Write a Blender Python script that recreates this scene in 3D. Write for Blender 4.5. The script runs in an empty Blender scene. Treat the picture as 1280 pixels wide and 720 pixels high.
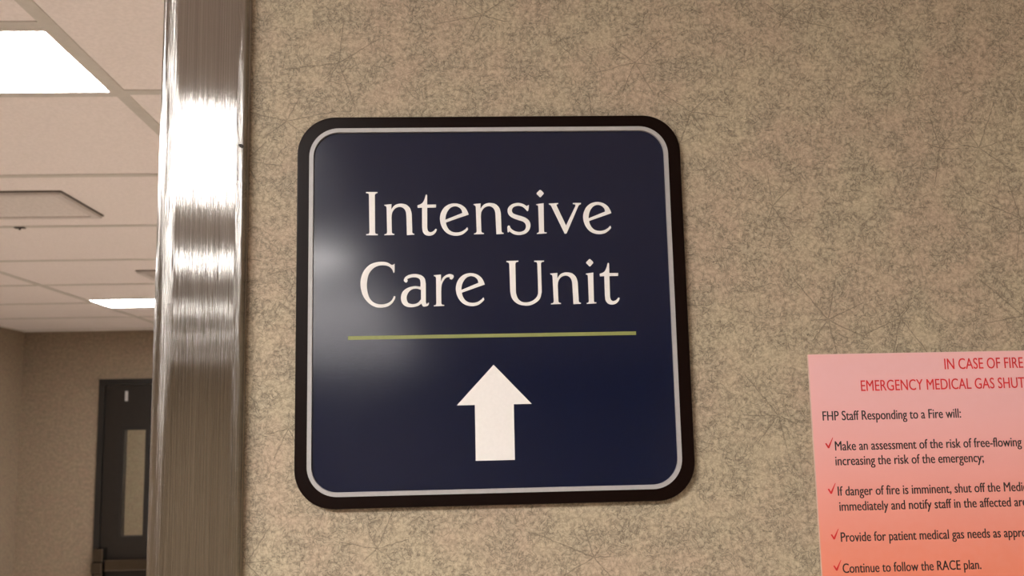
import bpy, bmesh, math, random
from mathutils import Vector, Matrix

# ------------------------------------------------------------------ camera
F_PX = 1200.0
PITCH, YAW, ROLL = 0.142065, 0.0482616, -0.0217593
CAM = Vector((0.0, -0.617, 1.79))
FWD = Vector((math.sin(YAW)*math.cos(PITCH), math.cos(YAW)*math.cos(PITCH), math.sin(PITCH)))
_r0 = Vector((math.cos(YAW), -math.sin(YAW), 0)); _u0 = _r0.cross(FWD)
RIGHT = math.cos(ROLL)*_r0 + math.sin(ROLL)*_u0
UP = -math.sin(ROLL)*_r0 + math.cos(ROLL)*_u0
sc = bpy.context.scene
col = sc.collection
cd = bpy.data.cameras.new('camera'); cam = bpy.data.objects.new('camera', cd); col.objects.link(cam)
cd.sensor_width = 36; cd.lens = F_PX/1280*36; cd.clip_start = 0.02; cd.clip_end = 60
m = Matrix((RIGHT, UP, -FWD)).transposed().to_4x4(); m.translation = CAM; cam.matrix_world = m
cd.dof.use_dof = True; cd.dof.focus_distance = 0.63; cd.dof.aperture_fstop = 20
sc.camera = cam

# ------------------------------------------------------------------ world, light levels, exposure
w = bpy.data.worlds.new('world'); sc.world = w; w.use_nodes = True
w.node_tree.nodes['Background'].inputs[0].default_value = (.9, .8, .72, 1)
w.node_tree.nodes['Background'].inputs[1].default_value = .05
LAMP = (1.0, .955, .915)         # colour of the fluorescent fixtures
LAMP_W = 20.0                  # radiance of a fixture lens
sc.view_settings.view_transform = 'Standard'; sc.view_settings.look = 'None'
sc.view_settings.gamma = 1; sc.view_settings.use_curve_mapping = False
sc.view_settings.exposure = 1.1

# ------------------------------------------------------------------ helpers
def ray(x, y): return RIGHT*(x-640) - UP*(y-360) + FWD*F_PX
def on_wall(px, py, Y=0.0):
    r = ray(px, py); return CAM + r*((Y-CAM.y)/r.y)
def lin(r, g, b):
    f = lambda c: (c/255/12.92) if c/255 <= .04045 else ((c/255+.055)/1.055)**2.4
    return (f(r), f(g), f(b), 1)

class NT:
    def __init__(s, name):
        s.m = bpy.data.materials.new(name); s.m.use_nodes = True; s.t = s.m.node_tree
        s.b = s.t.nodes['Principled BSDF']
    def n(s, typ, **kw):
        o = s.t.nodes.new(typ)
        for k, v in kw.items(): setattr(o, k, v)
        return o
    def put(s, sock, v):
        if hasattr(v, 'is_output') or isinstance(v, bpy.types.NodeSocket): s.t.links.new(v, sock)
        else: sock.default_value = v
    def math(s, op, a, b=0.0, c=0.0):
        o = s.n('ShaderNodeMath', operation=op); s.put(o.inputs[0], a); s.put(o.inputs[1], b); s.put(o.inputs[2], c); return o.outputs[0]
    def vec(s, op, a, b=(0, 0, 0), out=0):
        o = s.n('ShaderNodeVectorMath', operation=op); s.put(o.inputs[0], a)
        if op == 'SCALE': s.put(o.inputs[3], b)
        else: s.put(o.inputs[1], b)
        return o.outputs[out]
    def noise(s, v, scale, detail=3, rough=.5, dist=0, out=0):
        o = s.n('ShaderNodeTexNoise'); s.put(o.inputs['Vector'], v); s.put(o.inputs['Scale'], scale)
        o.inputs['Detail'].default_value = detail; o.inputs['Roughness'].default_value = rough; o.inputs['Distortion'].default_value = dist
        return o.outputs[out]
    def ramp(s, v, lo, hi, a=0.0, b=1.0):
        o = s.n('ShaderNodeMapRange', interpolation_type='SMOOTHSTEP'); s.put(o.inputs[0], v)
        for i, q in enumerate((lo, hi, a, b)): o.inputs[i+1].default_value = q
        return o.outputs[0]
    def mix(s, f, a, b, mode='MIX'):
        o = s.n('ShaderNodeMix', data_type='RGBA', blend_type=mode); s.put(o.inputs[0], f); s.put(o.inputs[6], a); s.put(o.inputs[7], b); return o.outputs[2]
    def pos(s): return s.n('ShaderNodeNewGeometry').outputs['Position']
    def bump(s, h, strength, dist=.001):
        o = s.n('ShaderNodeBump'); s.put(o.inputs['Height'], h); o.inputs['Strength'].default_value = strength; o.inputs['Distance'].default_value = dist
        s.put(s.b.inputs['Normal'], o.outputs[0])

def plain(name, c, rough=.5, metal=0, spec=.5, bump=0, bscale=200, var=.06):
    M = NT(name); p = M.pos()
    nz = M.noise(p, bscale, 4)
    c2 = tuple(x*(1-var*3) for x in c[:3])+(1,)
    M.put(M.b.inputs['Base Color'], M.mix(M.ramp(nz, .3, .7), c2, c))
    M.b.inputs['Roughness'].default_value = rough; M.b.inputs['Metallic'].default_value = metal
    M.b.inputs['Specular IOR Level'].default_value = spec
    if bump: M.bump(nz, bump)
    return M.m

# ------------------------------------------------------------------ materials
def wallcovering(name='wallcovering', dark=None):
    M = NT(name); p = M.pos()
    sx = M.n('ShaderNodeSeparateXYZ'); M.put(sx.inputs[0], p)
    cx = M.n('ShaderNodeCombineXYZ'); M.put(cx.inputs[0], M.math('ADD', sx.outputs[0], sx.outputs[1])); M.put(cx.inputs[1], sx.outputs[2])
    uv = cx.outputs[0]
    wob = M.vec('SCALE', M.vec('SUBTRACT', M.noise(uv, 230, 3, out=1), (.5, .5, .5)), .0042)
    wuv = M.vec('ADD', uv, wob)
    def fibres(scale, k, wd, off):
        q = M.vec('ADD', wuv, off)
        v = M.n('ShaderNodeTexVoronoi', voronoi_dimensions='2D'); M.put(v.inputs['Vector'], q); v.inputs['Scale'].default_value = scale
        cs = M.n('ShaderNodeSeparateColor'); M.put(cs.inputs[0], v.outputs['Color'])
        a = M.math('MULTIPLY', cs.outputs[0], 6.2832)
        d = M.n('ShaderNodeCombineXYZ'); M.put(d.inputs[0], M.math('COSINE', a)); M.put(d.inputs[1], M.math('SINE', a))
        u = M.math('ADD', M.math('MULTIPLY', M.vec('DOT_PRODUCT', q, d.outputs[0], out=1), k), M.math('MULTIPLY', cs.outputs[1], 7.0))
        f = M.math('ABSOLUTE', M.math('SUBTRACT', M.math('FRACT', u), .5))
        keep = M.ramp(cs.outputs[2], .25, .55)
        return M.math('MULTIPLY', M.ramp(f, wd, wd*.2), keep)
    f1 = fibres(260, 330, .085, (0, 0, 0)); f2 = fibres(420, 540, .12, (3.7, 1.3, 0)); f3 = fibres(110, 120, .032, (7.1, 5.2, 0))
    v = M.n('ShaderNodeTexVoronoi', voronoi_dimensions='2D'); q = M.vec('ADD', uv, M.vec('SCALE', wob, .5)); M.put(v.inputs['Vector'], q); v.inputs['Scale'].default_value = 15
    dl = M.vec('SUBTRACT', q, v.outputs['Position'])
    ds = M.n('ShaderNodeSeparateXYZ'); M.put(ds.inputs[0], dl)
    cs = M.n('ShaderNodeSeparateColor'); M.put(cs.inputs[0], v.outputs['Color'])
    ang = M.math('MULTIPLY_ADD', M.math('ARCTAN2', ds.outputs[1], ds.outputs[0]), 7/6.2832, M.math('MULTIPLY', cs.outputs[0], 9.0))
    r = M.vec('LENGTH', dl, out=1)
    dist = M.math('MULTIPLY', M.math('ABSOLUTE', M.math('SUBTRACT', M.math('FRACT', ang), .5)), M.math('MULTIPLY', r, 6.2832/7))
    arm = M.noise(M.vec('ADD', M.vec('SCALE', v.outputs['Color'], 50.0), M.vec('SCALE', M.vec('NORMALIZE', dl), 1.3)), 1.0, 0)
    reach = M.ramp(M.math('SUBTRACT', r, M.math('MULTIPLY', M.math('SUBTRACT', arm, .35), .11)), .002, -.002)
    star = M.math('MULTIPLY', M.math('MULTIPLY', M.ramp(dist, .00052, .00015), reach), M.ramp(cs.outputs[1], .3, .5))
    crumb = M.noise(M.vec('ADD', wuv, (6, 1, 0)), 300, 4, .65)
    big = M.noise(uv, 14, 4, .55); mid = M.noise(M.vec('ADD', uv, (2, 9, 0)), 55, 4, .6); fine = M.noise(uv, 420, 5, .7); fine2 = M.noise(M.vec('ADD', uv, (4, 4, 0)), 900, 3, .7)
    c = M.mix(M.ramp(big, .35, .65), WALL_A, WALL_B)
    c = M.mix(M.ramp(mid, .40, .65, 0, .6), c, WALL_C)
    c = M.mix(M.math('MULTIPLY', M.ramp(fine, .56, .36, 0, .75), M.ramp(mid, .3, .62, .5, 1.0)), c, WALL_D)
    c = M.mix(M.ramp(fine, .55, .75, 0, .4), c, WALL_L)
    c = M.mix(M.math('MULTIPLY', M.ramp(crumb, .52, .38, 0, .6), M.ramp(mid, .30, .62, .45, 1.0)), c, WALL_D); c = M.mix(M.ramp(crumb, .56, .70, 0, .4), c, WALL_L)
    dens = M.ramp(mid, .32, .62, .3, .8)
    fib = M.math('MAXIMUM', M.math('MAXIMUM', f1, f2), f3)
    c = M.mix(M.math('MULTIPLY', fib, dens), c, WALL_E)
    c = M.mix(M.math('MULTIPLY', star, M.ramp(fine, .35, .6, .2, .75)), c, WALL_E)
    c = M.mix(M.ramp(fine2, .30, .22, 0, .8), c, lin(70, 55, 40))
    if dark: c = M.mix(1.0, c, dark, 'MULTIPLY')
    M.put(M.b.inputs['Base Color'], c)
    M.b.inputs['Roughness'].default_value = .62; M.b.inputs['Specular IOR Level'].default_value = .3
    M.bump(M.math('SUBTRACT', fine, M.math('MULTIPLY', fib, .3)), .25, .0006)
    return M.m
def wl(*c): q = lin(*c); return (q[0]*WTINT[0], q[1]*WTINT[1], q[2]*WTINT[2], 1)
WTINT = (1.16, 1.255, 1.40)
WALL_A = wl(178, 159, 128); WALL_B = wl(176, 151, 124); WALL_C = wl(160, 144, 118); WALL_D = wl(118, 104, 84); WALL_L = wl(200, 180, 146); WALL_E = wl(92, 81, 65)
m_wall = wallcovering()
m_wall_dimmed = wallcovering('dimmed_wallcovering', (.60, .56, .56, 1))  # same covering, with the far room's dimness multiplied into its colour

def stainless():
    M = NT('brushed_stainless'); p = M.pos()
    st = M.vec('MULTIPLY', p, (2600, 2600, 5)); st2 = M.vec('MULTIPLY', p, (500, 500, 2.5))
    a = M.noise(st, 1, 3, .6); b = M.noise(st2, 1, 2, .5)
    M.put(M.b.inputs['Base Color'], M.mix(M.ramp(a, .3, .7), lin(170, 168, 164), lin(192, 190, 186)))
    M.b.inputs['Metallic'].default_value = 1
    M.put(M.b.inputs['Roughness'], M.math('ADD', M.math('MULTIPLY', a, .05), M.math('MULTIPLY_ADD', b, .05, .07)))
    M.b.inputs['Anisotropic'].default_value = 1.0
    g = M.n('ShaderNodeNewGeometry'); M.put(M.b.inputs['Tangent'], M.vec('CROSS_PRODUCT', g.outputs['Normal'], (0, .02, 1)))
    M.bump(a, 1.0, .00045)
    return M.m
m_steel = stainless()
m_chrome = plain('satin_steel', lin(112, 106, 100), .14, 1, .5, 0)
m_tile = plain('mineral_tile', (.84, .79, .80, 1), .9, 0, .2, .35, 160, .03)
m_bar = plain('painted_tee_bar', (.57, .55, .53, 1), .55, 0, .4, 0, 60, .02)
m_white = plain('white_enamel', (.60, .56, .56, 1), .45, 0, .5, 0, 60, .02)
m_perf = plain('grey_grille', (.74, .70, .70, 1), .6, 0, .4, 0, 90, .05)
m_black = plain('dark_rubber', (.03, .025, .022, 1), .5)
m_gap_shade = plain('grey_gap_shade', (.13, .11, .10, 1), .6)
m_brown = plain('dark_brown_plastic', lin(22, 11, 8), .3, 0, .08, .04, 900, .05)
m_silver = plain('silver_grey_stripe', lin(174, 172, 172), .4, 0, .5, 0, 300, .02)
m_ink = plain('black_ink', (.012, .009, .009, 1), .5)
m_red = plain('red_ink', lin(228, 38, 40), .5)
m_letter = plain('ivory_film', lin(238, 236, 233), .45, 0, .5, 0, 500, .01)
m_green = plain('olive_film', lin(142, 148, 84), .45, 0, .5, 0, 500, .02)
m_door = plain('dark_stained_wood', lin(27, 22, 19), .4, 0, .5, 0, 30, .08)
m_doorf = plain('black_brown_frame_paint', lin(22, 18, 15), .5, 0, .5, 0, 30, .04)
m_caulk = plain('yellowed_caulk', lin(150, 128, 84), .6, 0, .3, 0, 300, .05)
def navy():
    M = NT('navy_insert'); p = M.pos()
    nz = M.noise(p, 900, 3, .6)
    M.put(M.b.inputs['Base Color'], M.mix(nz, lin(10, 19, 45), lin(13, 24, 53)))
    sm = M.noise(p, 18, 3, .6)
    M.put(M.b.inputs['Roughness'], M.ramp(sm, .3, .7, .12, .135)); M.b.inputs['Specular IOR Level'].default_value = .6
    M.bump(nz, .05, .0002)
    return M.m
m_navy = navy()
def paper():
    M = NT('gradient_printed_paper'); p = M.pos()
    s = M.n('ShaderNodeSeparateXYZ'); M.put(s.inputs[0], p)
    t = M.ramp(s.outputs[2], 1.832, 1.66)
    c = M.mix(t, lin(240, 188, 190), lin(236, 134, 102))
    c = M.mix(M.ramp(M.noise(p, 200, 3), .3, .7, 0, .08), c, lin(236, 170, 160))
    M.put(M.b.inputs['Base Color'], c); M.b.inputs['Roughness'].default_value = .35
    return M.m
m_paper = paper()
m_edge = plain('laminate_edge', lin(225, 195, 175), .4)
def emit(name, s):
    M = NT(name); nz = M.noise(M.pos(), 300, 2)
    M.put(M.b.inputs['Base Color'], (.8, .8, .8, 1))
    M.put(M.b.inputs['Emission Color'], LAMP+(1,)); M.put(M.b.inputs['Emission Strength'], M.ramp(nz, 0, 1, s*.97, s*1.03))
    return M.m
m_lens = emit('lit_acrylic_lens', LAMP_W)
def glassm():
    M = NT('wired_glass'); M.b.inputs['Base Color'].default_value = (.95, .93, .88, 1)
    M.b.inputs['Transmission Weight'].default_value = 1; M.b.inputs['Roughness'].default_value = .03; M.b.inputs['IOR'].default_value = 1.05
    return M.m
m_glass = glassm()
def floorm(name='waxed_vinyl_floor', dark=None):
    M = NT(name); p = M.pos()
    nz = M.noise(p, 40, 6, .7); n2 = M.noise(p, 3, 2)
    c = M.mix(M.ramp(nz, .35, .65), lin(218, 208, 196), lin(205, 192, 178)); c = M.mix(M.ramp(n2, .3, .7, 0, .25), c, lin(185, 172, 158))
    if dark: c = M.mix(1.0, c, dark, 'MULTIPLY')
    M.put(M.b.inputs['Base Color'], c); M.b.inputs['Roughness'].default_value = .35
    return M.m
m_floor = floorm()
m_floor2 = floorm('brown_vinyl_floor', (.46, .42, .40, 1))

# ------------------------------------------------------------------ mesh helpers
def box(bm, x0, x1, y0, y1, z0, z1):
    v = [bm.verts.new((x, y, z)) for z in (z0, z1) for y in (y0, y1) for x in (x0, x1)]
    for f in ((0, 2, 3, 1), (4, 5, 7, 6), (0, 1, 5, 4), (1, 3, 7, 5), (3, 2, 6, 7), (2, 0, 4, 6)): bm.faces.new([v[i] for i in f])
    return v
def obj(name, bm, mat, parent=None, bevel=0, smooth=False):
    me = bpy.data.meshes.new(name)
    if bevel: bmesh.ops.bevel(bm, geom=list(bm.edges), offset=bevel, segments=3, affect='EDGES', profile=.5)
    bmesh.ops.recalc_face_normals(bm, faces=bm.faces); bm.to_mesh(me); bm.free()
    me.materials.append(mat)
    if smooth:
        for p in me.polygons: p.use_smooth = True
    o = bpy.data.objects.new(name, me); col.objects.link(o)
    if parent: o.parent = parent; o.matrix_parent_inverse = Matrix.Translation(-parent.location)
    return o
def bobj(name, b, mat, parent=None, bevel=0):
    bm = bmesh.new()
    for q in (b if isinstance(b[0], (tuple, list)) else [b]): box(bm, *q)
    return obj(name, bm, mat, parent, bevel)
def tag(o, label, cat=None, group=None, kind=None):
    o['label'] = label
    if cat: o['category'] = cat
    if group: o['group'] = group
    if kind: o['kind'] = kind
    return o
def thing(name, loc, label, cat, group=None):
    o = bpy.data.objects.new(name, None); col.objects.link(o); o.location = loc; o.empty_display_size = .05
    return tag(o, label, cat, group)
def prism_z(pts, z0, z1):
    bm = bmesh.new(); a = [bm.verts.new((x, y, z0)) for x, y in pts]; b = [bm.verts.new((x, y, z1)) for x, y in pts]
    bm.faces.new(a); bm.faces.new(b)
    for i in range(len(pts)): j = (i+1) % len(pts); bm.faces.new((a[i], a[j], b[j], b[i]))
    return bm

# ------------------------------------------------------------------ structure
ZC = 2.44; XL, XR = -2.79, 1.79; YF = 5.567; YN = -9.6; WT = .14
XO = -.197            # opening edge of the near jamb
XO2 = XO - 1.10       # other side of the opening
XW = -.1405           # where the steel ends on the wall
def struct(o, label): o['label'] = label; o['kind'] = 'structure'; return o
struct(bobj('floor', (XL-.1, XR+.1, .07, 8.2, -.1, 0), m_floor), 'waxed pale vinyl floor of the room beyond the door frame')
struct(bobj('floor', (XL-.1, XR+.1, YN-.1, .07, -.1, 0), m_floor2), 'brownish vinyl floor of the corridor in front of the sign wall')
struct(bobj('wall_front', [(XW-.02, XR, 0, WT, 0, ZC+.1), (XL, XO2-.04, 0, WT, 0, ZC+.1), (XO2-.04, XW-.02, 0, WT, 2.25, ZC+.1)], m_wall), 'wall in mottled tan fibre wallcovering that carries the sign and poster')
struct(bobj('wall_left', (XL-.12, XL, YN, YF+.12, 0, ZC+.1), m_wall_dimmed), 'tan left wall of the room beyond')
struct(bobj('wall_right', (XR, XR+.12, YN, 7.9, 0, ZC+.1), m_wall), 'tan right wall')
struct(bobj('wall_rear', (XL-.12, XR+.12, YN-.12, YN, 0, ZC+.1), m_wall), 'tan wall closing the corridor behind the viewer')
DX0, DX1, DZ = -2.312, -1.35, 2.132
struct(bobj('wall_back', [(XL, DX0, YF, YF+.12, 0, ZC+.1), (DX1, XR, YF, YF+.12, 0, ZC+.1), (DX0, DX1, YF, YF+.12, DZ, ZC+.1)], m_wall_dimmed), 'tan far wall, dimmed by its colour, with the dark door')
struct(bobj('wall_end', [(-3.4, XR, 7.9, 8.0, 0, ZC+.1), (-3.5, -3.4, YF+.12, 8.0, 0, ZC+.1)], m_wall), 'tan wall seen through the glass of the far door')

# ceiling: slab with lay-in tiles and tee bars
ceil = bobj('ceiling', (XL-.8, XR+.12, YN-.12, 8.0, ZC+.10, ZC+.2), m_tile)
struct(ceil, 'suspended ceiling of pinkish white tiles in a pale grid')
LX = [-.66+1.2*i for i in range(-1, 3)]            # grid lines running away: -1.86 -.66 .54 1.74
xs = [XL] + LX + [XR]
def grid(y_lo, y_hi, y_ref, lights, vents):
    ys = [y_lo]; k = math.floor((y_lo-y_ref)/.61)+1
    while y_ref+.61*k < y_hi-.02: ys.append(y_ref+.61*k); k += 1
    ys.append(y_hi)
    return ys
tile_cache = {}
def tile(x0, x1, y0, y1):
    if x1-x0 < .02 or y1-y0 < .02: return
    key = (round(x1-x0, 3), round(y1-y0, 3))
    if key not in tile_cache:
        bm = bmesh.new(); a, b = (x1-x0)/2-.001, (y1-y0)/2-.001; box(bm, -a, a, -b, b, 0, .016)
        bmesh.ops.recalc_face_normals(bm, faces=bm.faces); me = bpy.data.meshes.new('ceiling_tile'); bm.to_mesh(me); bm.free(); me.materials.append(m_tile); tile_cache[key] = me
    o = bpy.data.objects.new('ceiling_tile', tile_cache[key]); col.objects.link(o); o.parent = ceil
    o.location = ((x0+x1)/2, (y0+y1)/2, ZC+.0015)
def row_bar(x0, x1, y): bobj('tee_bar', (x0, x1, y-.012, y+.012, ZC-.0005, ZC+.012), m_bar, ceil)
FIX = []   # fixtures (x0,x1,y0,y1)
LXA, LXB = -1.86, -.66
far_fix = [(LXA, LXB, .885, 1.19), (LXA, LXB, 4.115, 4.42), (.54, 1.74, .885, 1.19), (.54, 1.74, 4.115, 4.42)]  # last two are unseen extras, added to brighten the far ceiling
NS = .22      # the corridor grid is shifted against the far room's
near_fix = [(LXA+NS, LXB+NS, a, a+b_) for a, b_ in ((-1.85, .61), (-3.26, .305), (-4.83, .305), (-6.45, .305), (-8.15, .305))]
FIX = far_fix + near_fix
far_rows = [WT, .58, 1.19, 1.80, 2.41, 3.02, 3.63, 4.24, 4.85, 5.46, YF]
near_rows = [-(.02+.61*k) for k in range(1, 16)]
near_rows = [0.0] + near_rows + [YN]; near_rows.reverse()
BARW = .012
for rows in (far_rows, near_rows):
    if rows is near_rows: xs = [XL] + [x+NS for x in LX[:3]] + [XR]
    for i in range(len(rows)-1):
        y0, y1 = rows[i], rows[i+1]
        for j in range(len(xs)-1):
            x0, x1 = xs[j], xs[j+1]
            if x1-x0 < .08: continue
            hit = sorted([f for f in FIX if abs(f[0]-x0) < .05 and f[2] < y1-.01 and f[3] > y0+.01], key=lambda f: f[2])
            cur = y0
            for f in hit:
                tile(x0, x1, cur, f[2]); cur = f[3]
            if cur < y1: tile(x0, x1, cur, y1)
            if i and not any(abs(f[0]-x0) < .05 and f[2]-.003 < y0 < f[3]+.003 for f in FIX): row_bar(x0+BARW, x1-BARW, y0)
for f in FIX:
    for yy in (f[2], f[3]): row_bar(f[0]+BARW, f[1]-BARW, yy+(-.010 if yy == f[2] else .010))
for x in LX:
    if x < XR-.1 or True:
        bobj('tee_bar', (x-.0125, x+.0125, WT, YF, ZC-.001, ZC+.013), m_bar, ceil)
        if x+NS < XR: bobj('tee_bar', (x+NS-.0125, x+NS+.0125, YN, 0, ZC-.001, ZC+.013), m_bar, ceil)
for b in ((XL, XL+.022, WT, YF), (XL, XR, YF-.022, YF), (XL, XL+.022, YN, 0)):
    bobj('wall_angle', (b[0], b[1], b[2], b[3], ZC-.0015, ZC+.010), m_bar, ceil)
tag(bobj('ceiling_slab', (-3.4, XR, YF+.12, 7.9, ZC, ZC+.05), m_tile, ceil), 'plain white ceiling behind the far door')

# light fixtures
def fixture(f, label, group=None, rec=.006):
    x0, x1, y0, y1 = f
    t = thing('ceiling_light', ((x0+x1)/2, (y0+y1)/2, ZC), label, 'ceiling light', group)
    a = .0125
    X0, X1, Y0, Y1 = x0+a, x1-a, y0+.003, y1-.003
    s = .012
    bobj('frame', [(X0, X1, Y0, Y0+s, ZC-.001, ZC+.05), (X0, X1, Y1-s*.2, Y1, ZC-.001, ZC+.05), (X0, X0+s*.4, Y0+s, Y1-s*.2, ZC-.001, ZC+.05), (X1-s*.4, X1, Y0+s, Y1-s*.2, ZC-.001, ZC+.05), (X0, X1, Y0, Y1, ZC+.05, ZC+.06)], m_white, t)
    bm = bmesh.new(); v = box(bm, X0+s*.4, X1-s*.4, Y0+s, Y1-s*.2, ZC+rec, ZC+rec+.012)
    obj('lens', bm, m_lens, t)
fixture(far_fix[0], 'large lit rectangular ceiling light at the top left, cut by the picture edge')
fixture(far_fix[1], 'lit ceiling light farther back, narrow glowing strip beside the steel jamb')
g = 'added ceiling lights out of view'
for f, q in zip(far_fix[2:], ('added unseen ceiling light right behind the sign wall, brightening the far room', 'added unseen ceiling light near the far wall, brightening the far room')): fixture(f, q, g)
for f, q in zip(near_fix, ('wide corridor ceiling light nearest the sign wall, mirrored in the upper steel', 'second corridor ceiling light from the sign wall',
        'middle one of the five corridor ceiling lights', 'fourth corridor ceiling light from the sign wall', 'corridor ceiling light farthest from the sign wall')): fixture(f, q, 'corridor ceiling lights', .012)
fixture((-2.0, -.8, 6.6, 6.9), 'lit ceiling light behind the far door', None, -.012)

# vents in the ceiling
def vent(x0, x1, y0, y1, label, slats):
    t = thing('ceiling_vent', ((x0+x1)/2, (y0+y1)/2, ZC), label, 'ceiling vent')
    z = ZC-.010; b = .022
    bobj('gap_shade', (x0-.004, x1+.005, y0-.003, y1+.004, ZC-.003, ZC+.001), m_gap_shade, t)  # dark sheet that paints the shadow gap round the vent
    bobj('frame', [(x0, x1, y0, y0+b, z, ZC-.003), (x0, x1, y1-b, y1, z, ZC-.003), (x0, x0+b, y0+b, y1-b, z, ZC-.003), (x1-b, x1, y0+b, y1-b, z, ZC-.003)], m_white, t)
    if slats:
        bobj('backing', (x0+b, x1-b, y0+b, y1-b, ZC-.0035, ZC-.0025), m_black, t)
        n = 6; st = (y1-y0-2*b)/n
        for k in range(n): bobj('slat', (x0+b, x1-b, y0+b+st*k+.012, y0+b+st*(k+1), z+.001, z+.004), m_white, t)
    else:
        bobj('perforated_panel', (x0+b, x1-b, y0+b, y1-b, z+.003, ZC-.003), m_perf, t)
vent(-1.69, -1.088, 1.955, 2.255, 'flat grey ceiling vent panel in the tile row behind the nearest light', False)
vent(-1.325, -.73, 3.265, 3.56, 'slatted ceiling vent partly hidden behind the steel jamb', True)
c = thing('ceiling_clip', (-1.398, 2.41, ZC), 'small dark clip on the ceiling grid bar behind the vent panel', 'clip')
bobj('clip_plate', (-1.413, -1.383, 2.402, 2.418, ZC-.004, ZC-.0005), m_black, c)
bm = bmesh.new(); bmesh.ops.create_cone(bm, cap_ends=True, segments=12, radius1=.003, radius2=.003, depth=.006, matrix=Matrix.Translation((-1.398, 2.41, ZC-.006)))
obj('hook', bm, m_black, c)

# steel door frame
d1 = thing('door_1', (XO, 0, 0), 'brushed stainless steel door frame between the open doorway and the sign wall', None)
d1['kind'] = 'structure'
def jamb_profile(sgn, xo):
    # xo opening edge, sgn +1 : wall to the right
    P = 0.0125; r = .0135; pts = []
    for i in range(13):
        a = math.pi/2*i/12; pts.append((xo + sgn*(r-r*math.cos(a)), -P + r - r*math.sin(a)))
    xe = xo + sgn*.0556
    pts += [(xe-sgn*.0046, -P), (xe-sgn*.0042, -P+.0003), (xe-sgn*.0010, -P+.0016), (xe-sgn*.0002, -P+.0026), (xe, -P+.004)]
    pts += [(xe, -.0015), (xe+sgn*.0012, -.0002), (xe+sgn*.0012, .0), (xo+sgn*.04, 0), (xo+sgn*.04, WT), (xe, WT), (xe, WT+.012), (xo, WT+.012), (xo, .075), (xo-sgn*.016, .075), (xo-sgn*.016, .045), (xo, .045)]
    return pts
j1 = obj('jamb', prism_z(jamb_profile(1, XO), 0, 2.265), m_steel, d1)
j2 = obj('jamb', prism_z(jamb_profile(-1, XO2), 0, 2.265), m_steel, d1)
for j in (j1, j2):
    for p in j.data.polygons: p.use_smooth = len(p.vertices) == 4
    j.data.set_sharp_from_angle(angle=math.radians(25))
bobj('head', [(XO2, XO, -.0125, WT+.012, 2.21, 2.25)], m_steel, d1, .002)
bobj('caulk_line', (XW-.0015, XW-.0002, -.0009, .0, 0, ZC), m_caulk, d1)
# chip on the steel edge and a speck on the caulk
bm = bmesh.new(); q = on_wall(301.5, 182, -.0125); bmesh.ops.create_icosphere(bm, subdivisions=2, radius=.0016, matrix=Matrix.Translation((q.x, -.0124, q.z)) @ Matrix.Rotation(.6, 4, 'Y') @ Matrix.Diagonal((1.2, .3, .7, 1)))
tag(obj('chip', bm, m_black, d1), 'tiny dark chip in the steel edge')
# latch strike so the reveal reads right from the side
bobj('strike_plate', (XO-.0008, XO+.0004, .012, .040, .98, 1.10), m_chrome, d1)

# far door
d2 = thing('door_2', (DX0, YF, 0), 'dark stained far door with a narrow glass lite and steel push bar', None); d2['kind'] = 'structure'
fy0, fy1 = YF-.015, YF+.125; fw = .035
bobj('door_frame', [(DX0, DX0+fw, fy0, fy1, 0, DZ), (DX1-fw, DX1, fy0, fy1, 0, DZ), (DX0+fw, DX1-fw, fy0, fy1, DZ-fw, DZ)], m_doorf, d2)
gx0, gx1, gz0, gz1 = -2.147, -2.018, 1.165, 1.812
sy0, sy1 = YF, YF+.045; L, R_ = DX0+fw+.003, DX1-fw-.003
bobj('door_leaf', [(L, gx0, sy0, sy1, .01, DZ-fw-.003), (gx1, R_, sy0, sy1, .01, DZ-fw-.003), (gx0, gx1, sy0, sy1, .01, gz0), (gx0, gx1, sy0, sy1, gz1, DZ-fw-.003)], m_door, d2)
k = .026
bobj('glazing_bead', [(gx0-k, gx0, sy0-.008, sy0, gz0-k, gz1+k), (gx1, gx1+k, sy0-.008, sy0, gz0-k, gz1+k), (gx0, gx1, sy0-.008, sy0, gz0-k, gz0), (gx0, gx1, sy0-.008, sy0, gz1, gz1+k)], m_doorf, d2)
bobj('glass_pane', (gx0, gx1, sy0+.018, sy0+.024, gz0, gz1), m_glass, d2)
bobj('label_plate', (-2.154, -2.137, sy0-.002, sy0, 1.994, 2.056), m_silver, d2)
pb = bobj('push_bar', (-2.225, R_-.06, sy0-.065, sy0-.028, .962, 1.034), m_chrome, d2, .008)
bobj('end_cap', (-2.290, -2.228, sy0-.075, sy0, 1.022, 1.102), m_chrome, pb, .006)
bobj('end_cap', (-2.296, -2.228, sy0-.082, sy0, .955, 1.020), m_chrome, pb, .006)
bobj('latch_rod', (-2.288, -2.236, sy0-.055, sy0, .30, .955), m_chrome, pb, .006)
bobj('end_cap', (R_-.07, R_-.02, sy0-.075, sy0, .955, 1.06), m_chrome, pb, .006)

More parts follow.
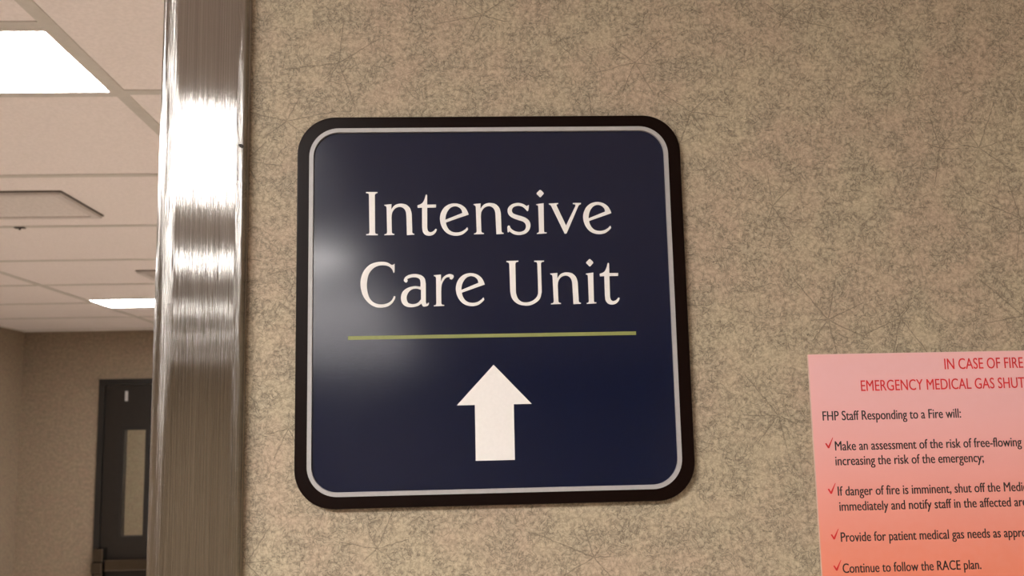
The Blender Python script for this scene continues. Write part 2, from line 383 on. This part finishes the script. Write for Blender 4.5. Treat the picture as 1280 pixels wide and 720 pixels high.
# ------------------------------------------------------------------ the sign
def rrect(x0, x1, z0, z1, r, n=14):
    pts = []
    for cx_, cz_, a0 in ((x1-r, z1-r, 0), (x0+r, z1-r, 90), (x0+r, z0+r, 180), (x1-r, z0+r, 270)):
        for i in range(n+1):
            a = math.radians(a0+90*i/n); pts.append((cx_+r*math.cos(a), cz_+r*math.sin(a)))
    return pts
def loops(bm, rings, cap_first=False, cap_last=False):
    vs = [[bm.verts.new((x, y, z)) for x, z in pts] for pts, y in rings]
    for a, b in zip(vs, vs[1:]):
        for i in range(len(a)): j = (i+1) % len(a); bm.faces.new((a[i], a[j], b[j], b[i]))
    if cap_first: bm.faces.new(vs[0])
    if cap_last: bm.faces.new(vs[-1])
TH = .0065
def wy(px, py): return on_wall(px, py, -TH)
SX0 = sum(wy(x, y).x for x, y in ((372, 205), (369.6, 390), (366.9, 585)))/3
SX1 = sum(wy(x, y).x for x, y in ((851.5, 205), (860, 390), (868.5, 575)))/3
SZ1 = sum(wy(x, y).z for x, y in ((420, 146), (610, 145), (800, 144.3)))/3
SZ0 = sum(wy(x, y).z for x, y in ((420, 636.4), (610, 631.8), (815, 627.2)))/3
GX0 = sum(wy(x, y).x for x, y in ((387, 205), (383, 580)))/2
GX1 = sum(wy(x, y).x for x, y in ((835.5, 205), (852.5, 570)))/2
GZ1 = sum(wy(x, y).z for x, y in ((420, 160.3), (800, 158.3)))/2
GZ0 = sum(wy(x, y).z for x, y in ((430, 620.9), (815, 611.6)))/2
print('sign', SX0, SX1, SZ0, SZ1, 'grey', GX0, GX1, GZ0, GZ1)
sign = thing('wall_sign', ((SX0+SX1)/2, 0, SZ0), 'square navy sign with brown rounded frame reading Intensive Care Unit above an up arrow', 'sign')
RO = .0245; g = (GX0-SX0+SX1-GX1+SZ1-GZ1+GZ0-SZ0)/4; RG = .0190
SW = .0027                       # silver stripe width
def ring(d, x=(0, 0)): return rrect(SX0+d, SX1-d, SZ0+d, SZ1-d, max(RO-d, .004))
def gring(d): return rrect(GX0+d, GX1-d, GZ0+d, GZ1-d, RG-d)
bm = bmesh.new()
loops(bm, [(ring(.0012), 0), (ring(.0004), -TH+.0022), (ring(0), -TH+.0008), (ring(.0003), -TH+.0002), (ring(.001), -TH), (gring(0), -TH), (gring(0), 0)])
loops(bm, [(ring(.0012), 0), (gring(0), 0)])
obj('frame', bm, m_brown, sign, smooth=False)
bm = bmesh.new()
loops(bm, [(gring(0), -.002), (gring(0), -TH-.0003), (gring(SW), -TH-.0003), (gring(SW), -.002)])
loops(bm, [(gring(0), -.002), (gring(SW), -.002)])
tag(obj('border_stripe', bm, m_silver, sign), 'thin silver grey line inside the brown frame')
YI = -TH+.0016
bm = bmesh.new(); loops(bm, [(gring(SW+.00005), YI+.002), (gring(SW+.00005), YI)], True, True)
tag(obj('insert', bm, m_navy, sign), 'glossy navy blue face panel')

YL = YI-.00025
def smooth_path(pts, ox, oy, s=9.6):
    """pts: (kind,x,y); corner points keep corners, smooth ones are run through by a spline"""
    P = [(k, ox+x/s, oy+y/s) for k, x, y in pts]; n = len(P); out = []
    for i in range(n):
        k0, x0, y0 = P[i]; k1, x1, y1 = P[(i+1) % n]
        out.append((x0, y0))
        if k0 == 'c' and k1 == 'c': continue
        def nb(a, b): return P[a % n][1:]
        a = P[(i-1) % n][1:] if k0 == 's' else (x0, y0)
        b = P[(i+2) % n][1:] if k1 == 's' else (x1, y1)
        if k0 == 'c': a = (2*x0-x1 + (b[0]-x0)*.25*0, 2*y0-y1)
        if k1 == 'c': b = (2*x1-x0, 2*y1-y0)
        for t in (.2, .4, .6, .8):
            q = []
            for d in (0, 1):
                p0, p1, p2, p3 = a[d], (x0, y0)[d], (x1, y1)[d], b[d]
                q.append(.5*((2*p1)+(-p0+p2)*t+(2*p0-5*p1+4*p2-p3)*t*t+(-p0+3*p1-3*p2+p3)*t**3))
            out.append(tuple(q))
    return out
def parse(s):
    out = []
    for w_ in s.split():
        out.append((w_[0],)+tuple(float(v) for v in w_[1:].split(',')))
    return out
def filled(name, polys, mat, parent, y, th=.0005, delta=(0, 0)):
    cu = bpy.data.curves.new(name, 'CURVE'); cu.dimensions = '2D'; cu.fill_mode = 'BOTH'; cu.extrude = th/2
    for poly in polys:
        sp = cu.splines.new('POLY'); sp.points.add(len(poly)-1); sp.use_cyclic_u = True
        for p, (x, z) in zip(sp.points, poly): p.co = (x, z, 0, 1)
    o = bpy.data.objects.new(name+'_curve', cu); col.objects.link(o)
    dg = bpy.context.evaluated_depsgraph_get(); me = bpy.data.meshes.new_from_object(o.evaluated_get(dg), depsgraph=dg)
    bpy.data.objects.remove(o); bpy.data.curves.remove(cu)
    me.transform(Matrix(((1, 0, 0, delta[0]), (0, 0, 1, y+th/2 if False else y), (0, 1, 0, delta[1]), (0, 0, 0, 1))))
    me.flip_normals()
    me.materials.clear(); me.materials.append(mat); me.name = name
    ob = bpy.data.objects.new(name, me); col.objects.link(ob); ob.parent = parent; ob.matrix_parent_inverse = Matrix.Translation(-parent.location)
    return ob
GL = {
 'I': ((450, 230), ['c72,97 c210,97 c210,109 s188,116 c178,132 c181,580 s190,597 c214,603 c214,615 c75,615 c75,603 s104,597 c114,580 c107,132 s100,116 c72,109']),
 'n': ((450, 230), ['c291,250 c378,243 c376,306 s408,264 s450,242 s496,237 s552,248 s598,288 s618,345 c622,395 c627,578 s634,592 c653,598 c652,609 c563,614 c556,385 s551,340 s532,300 s500,279 s465,276 s420,295 s388,340 c378,395 c382,575 s388,592 c413,600 c412,611 c292,615 c293,605 s316,598 c326,580 c319,288 s312,268 c291,259']),
 'e': ((515, 235), ['c679,319 c407,414 s415,450 s440,495 s480,525 s535,535 s592,524 s636,498 c663,469 c673,497 s648,525 s598,560 s530,573 s460,562 s400,525 s355,460 s335,380 s345,305 s382,240 s440,199 s510,185 s580,198 s635,235 s665,280', 'c401,382 c604,300 s592,260 s557,229 s510,220 s462,238 s425,283 s406,335']),
 't': ((515, 235), ['c165,84 s174,78 c182,90 c182,200 c289,199 c287,234 c182,236 c183,480 s192,514 s216,531 s246,525 s268,508 c284,489 c299,497 s286,530 s252,562 s206,573 s160,562 s130,525 c122,470 c121,236 c68,239 c66,208 s100,196 s128,176 s148,140']),
 's': ((585, 230), ['c730,251 c729,288 s722,320 c710,326 s690,303 s660,277 s625,264 s585,263 s545,279 s527,312 s535,345 s570,367 s630,384 s690,406 s735,445 s750,495 s736,550 s692,593 s622,612 s550,602 c494,566 c489,581 c474,576 c472,517 s482,501 c500,502 s516,535 s560,565 s618,576 s670,560 s693,525 s690,482 s660,451 s600,431 s535,406 s490,370 s474,320 s490,275 s535,241 s600,228 s660,240 c703,266']),
 'i': ((660, 230), ['c98,243 c187,231 c192,566 s199,579 c222,580 c222,593 c106,600 c106,589 s124,583 c133,568 c123,272 s117,257 c98,252', 's145,72 s168,88 s188,113 s170,138 s147,159 s124,139 s103,115 s122,90']),
 'v': ((660, 230), ['c250,235 c362,229 c362,240 s342,247 c345,264 c456,498 c568,264 s566,247 c538,242 c538,228 c636,228 c634,242 s612,253 c600,275 c463,594 c440,597 c282,272 s270,254 c250,246']),
 'C': ((445, 320), ['c463,93 c463,175 s460,195 c450,203 s432,160 s392,125 s330,112 s262,120 s200,155 s152,222 s132,310 s133,400 s155,488 s200,548 s262,577 s330,580 s390,562 s432,528 c457,480 c473,486 s464,522 s430,570 s380,604 s310,619 s230,611 s150,563 s85,478 s56,370 s60,270 s95,180 s160,110 s240,77 s320,70 s380,81 c425,107 s445,105']),
 'a': ((445, 320), ['s574,290 s592,254 s640,226 s710,217 s780,231 s824,270 c837,330 c838,555 s850,578 c866,559 c876,563 s868,590 s840,605 s805,605 c784,572 s740,600 s670,615 s600,605 s552,562 s539,497 s560,430 s620,383 s700,363 c774,368 c775,322 s765,281 s730,259 s670,257 c612,276 s620,298 s602,320 s580,307', 'c779,406 s730,392 s672,400 s627,440 s607,500 s625,560 s680,578 s740,563 c780,520']),
 'r': ((530, 325), ['c117,183 c203,175 c204,258 s226,214 s262,184 s310,169 s350,182 s356,205 s335,233 s308,224 c311,206 s270,210 s235,247 s212,302 c206,380 c208,518 s215,534 c243,540 c243,550 c117,557 c118,546 s140,539 c148,520 c145,220 s137,200 c117,193']),
 'U': ((630, 315), ['c28,108 c173,104 c172,116 s146,122 c136,142 c143,490 s165,555 s210,596 s268,605 s332,590 s385,550 s408,500 c410,440 c400,142 s390,122 c362,119 c362,104 c480,104 c480,115 s454,121 c443,140 c453,480 s432,560 s382,608 s315,639 s250,643 s170,625 s105,570 s79,500 c73,430 c63,145 s55,129 c28,121']),
}
anch = {'n': (480.4, 256.4), 'e': (585.6, 268.3), 't': (532.9, 243.5), 'i': (675.1, 237.6)}
inst = [('I', None), ('n', None), ('t', None), ('e', None), ('n', (591.9, 255.5)), ('s', None), ('i', None), ('v', None), ('e', (764.0, 266.5)),
        ('C', None), ('a', None), ('r', None), ('e', (605.8, 355.7)), ('U', None), ('n', (687.8, 342.3)), ('i', (737.0, 324.0)), ('t', (760.2, 328.9))]
for ch, a in inst:
    (ox, oy), polys = GL[ch]
    ps = [[(lambda v: (v.x, v.z))(on_wall(x, y, YL)) for x, y in smooth_path(parse(s), ox, oy)] for s in polys]
    d = (0, 0)
    if a:
        p0 = on_wall(*anch[ch], YL); p1 = on_wall(*a, YL); d = (p1.x-p0.x, p1.z-p0.z)
    filled('letter', ps, m_letter, sign, YL, delta=d)
ap = [(616.9, 456), (664.6, 504.8), (642.2, 505.4), (643.6, 575), (594.9, 576), (593.6, 506), (571, 506.8)]
A = [on_wall(x, y, YL) for x, y in ap]
cxa = A[0].x; hw = (A[1].x-A[6].x)/2; sw = (A[2].x-A[5].x)/2; zb = (A[3].z+A[4].z)/2; zs = (A[1].z+A[6].z+A[2].z+A[5].z)/4; cxa = (A[1].x+A[6].x)/2
tag(filled('arrow', [[(cxa, A[0].z), (cxa+hw, zs), (cxa+sw, zs), (cxa+sw, zb), (cxa-sw, zb), (cxa-sw, zs), (cxa-hw, zs)]], m_letter, sign, YL), 'ivory arrow pointing up')
g0 = on_wall(435, 422.6, YL); g1 = on_wall(795, 416.4, YL); gz = (g0.z+g1.z)/2
tag(bobj('rule_line', (g0.x, g1.x, YL-.0001, YL+.0003, gz-.00115, gz+.00115), m_green, sign), 'olive green line under the words')

# ------------------------------------------------------------------ the poster
PY = -.0014
pa = on_wall(1009, 443, PY); pb2 = on_wall(1026.5, 712, PY); PX0 = (pa.x+pb2.x)/2; PZ1 = pa.z
print('poster', pa, pb2)
poster = thing('notice_poster', (PX0, 0, PZ1-.216), 'pink to orange notice sheet about fire and medical gas, right of the sign', 'poster')
bm = bmesh.new(); loops(bm, [(rrect(PX0, PX0+.279, PZ1-.216, PZ1, .0006, 2), -.0006), (rrect(PX0, PX0+.279, PZ1-.216, PZ1, .0006, 2), PY)], True, True)
obj('paper', bm, m_edge, poster)
bm = bmesh.new(); e = .0005; loops(bm, [(rrect(PX0+e, PX0+.279, PZ1-.216, PZ1-.0002, .0004, 2), PY-.00002), (rrect(PX0+e, PX0+.279, PZ1-.216, PZ1-.0002, .0004, 2), PY-.00006)], True, True)
tag(obj('printed_face', bm, m_paper, poster), 'pink top fading to orange below')
PT = PY-.00012
def text_mesh(s):
    cu = bpy.data.curves.new('txt', 'FONT'); cu.body = s; cu.size = 1; cu.resolution_u = 4
    o = bpy.data.objects.new('txt', cu); col.objects.link(o)
    dg = bpy.context.evaluated_depsgraph_get(); me = bpy.data.meshes.new_from_object(o.evaluated_get(dg), depsgraph=dg)
    bpy.data.objects.remove(o); bpy.data.curves.remove(cu)
    xs_ = [v.co.x for v in me.vertices]; ys_ = [v.co.y for v in me.vertices]
    return me, min(xs_), max(xs_), min(ys_), max(ys_)
CAPH = None
_, _, _, _, CAPH = text_mesh('H')
def text_line(full, sub, x0, x1, base0, cap_px, mat, bold=0.0):
    """x0..x1: extent in the photograph of the part `sub` of the line, base0: baseline at x0"""
    me, a, b, _, _ = text_mesh(full); ms, sa, sb, _, _ = text_mesh(sub); bpy.data.meshes.remove(ms)
    p0 = on_wall(x0, base0, PT); p1 = on_wall(x1, base0, PT); pc = on_wall(x0, base0-cap_px, PT)
    sx_ = (p1.x-p0.x)/(sb-sa); sz_ = (pc.z-p0.z)/CAPH
    if bold:
        bm_ = bmesh.new(); bm_.from_mesh(me); gm = bmesh.ops.duplicate(bm_, geom=bm_.verts[:]+bm_.edges[:]+bm_.faces[:])['geom']
        bmesh.ops.translate(bm_, verts=[q_ for q_ in gm if isinstance(q_, bmesh.types.BMVert)], vec=(bold, 0, .03)); bm_.to_mesh(me); bm_.free()
    me.transform(Matrix(((sx_, 0, 0, p0.x-sa*sx_), (0, 0, -.001, PT), (0, sz_, 0, p0.z), (0, 0, 0, 1))))
    me.materials.clear(); me.materials.append(mat); me.name = 'text_line'
    o = bpy.data.objects.new('text_line', me); col.objects.link(o); o.parent = poster; o.matrix_parent_inverse = Matrix.Translation(-poster.location)
    return o
T = [('IN CASE OF FIRE', 'IN CASE OF FIRE', 1181, 1279.3, 461.6, 13.3, m_red),
     ('EMERGENCY MEDICAL GAS SHUT', 'EMERGENCY MEDICAL GAS SHUT', 1076.5, 1281.5, 488.8, 13.3, m_red),
     ('FHP Staff Responding to a Fire will:', 'FHP Staff Responding to a Fire will:', 1028.5, 1201.5, 525.8, 11.6, m_ink),
     ('Make an assessment of the risk of free-flowing', 'Make an assessment of the risk of free-flowing', 1044, 1277.5, 563.2, 11.6, m_ink),
     ('increasing the risk of the emergency;', 'increasing the risk of the emergency;', 1044.5, 1230, 581.8, 11.6, m_ink),
     ('If danger of fire is imminent, shut off the Medical', 'If danger of fire is imminent, shut off the Med', 1047.5, 1276, 619.7, 11.6, m_ink),
     ('immediately and notify staff in the affected area', 'immediately and notify staff in the affected a', 1049.5, 1273.5, 638.7, 11.6, m_ink),
     ('Provide for patient medical gas needs as appropriate', 'Provide for patient medical gas needs as app', 1051.3, 1272.5, 677.3, 11.8, m_ink),
     ('Continue to follow the RACE plan.', 'Continue to follow the RACE plan.', 1053.6, 1227, 716.3, 11.8, m_ink)]
for t in T: text_line(*t, bold=.034 if t[-1] is m_ink else .02)
def tick(px, py):
    # px,py lower point of the tick
    pts = [(-5.2, -5.5), (-3.6, -6.3), (-1.2, -2.6), (4.0, -13), (4.8, -13.2), (.2, .2), (-1.6, .4)]
    P = [on_wall(px+a, py+b, PT) for a, b in pts]
    filled('tick_mark', [[(v.x, v.z) for v in P]], m_red, poster, PT, .00006)
for p in ((1036.6, 560), (1039.8, 617), (1043.6, 674), (1046.8, 713)): tick(*p)
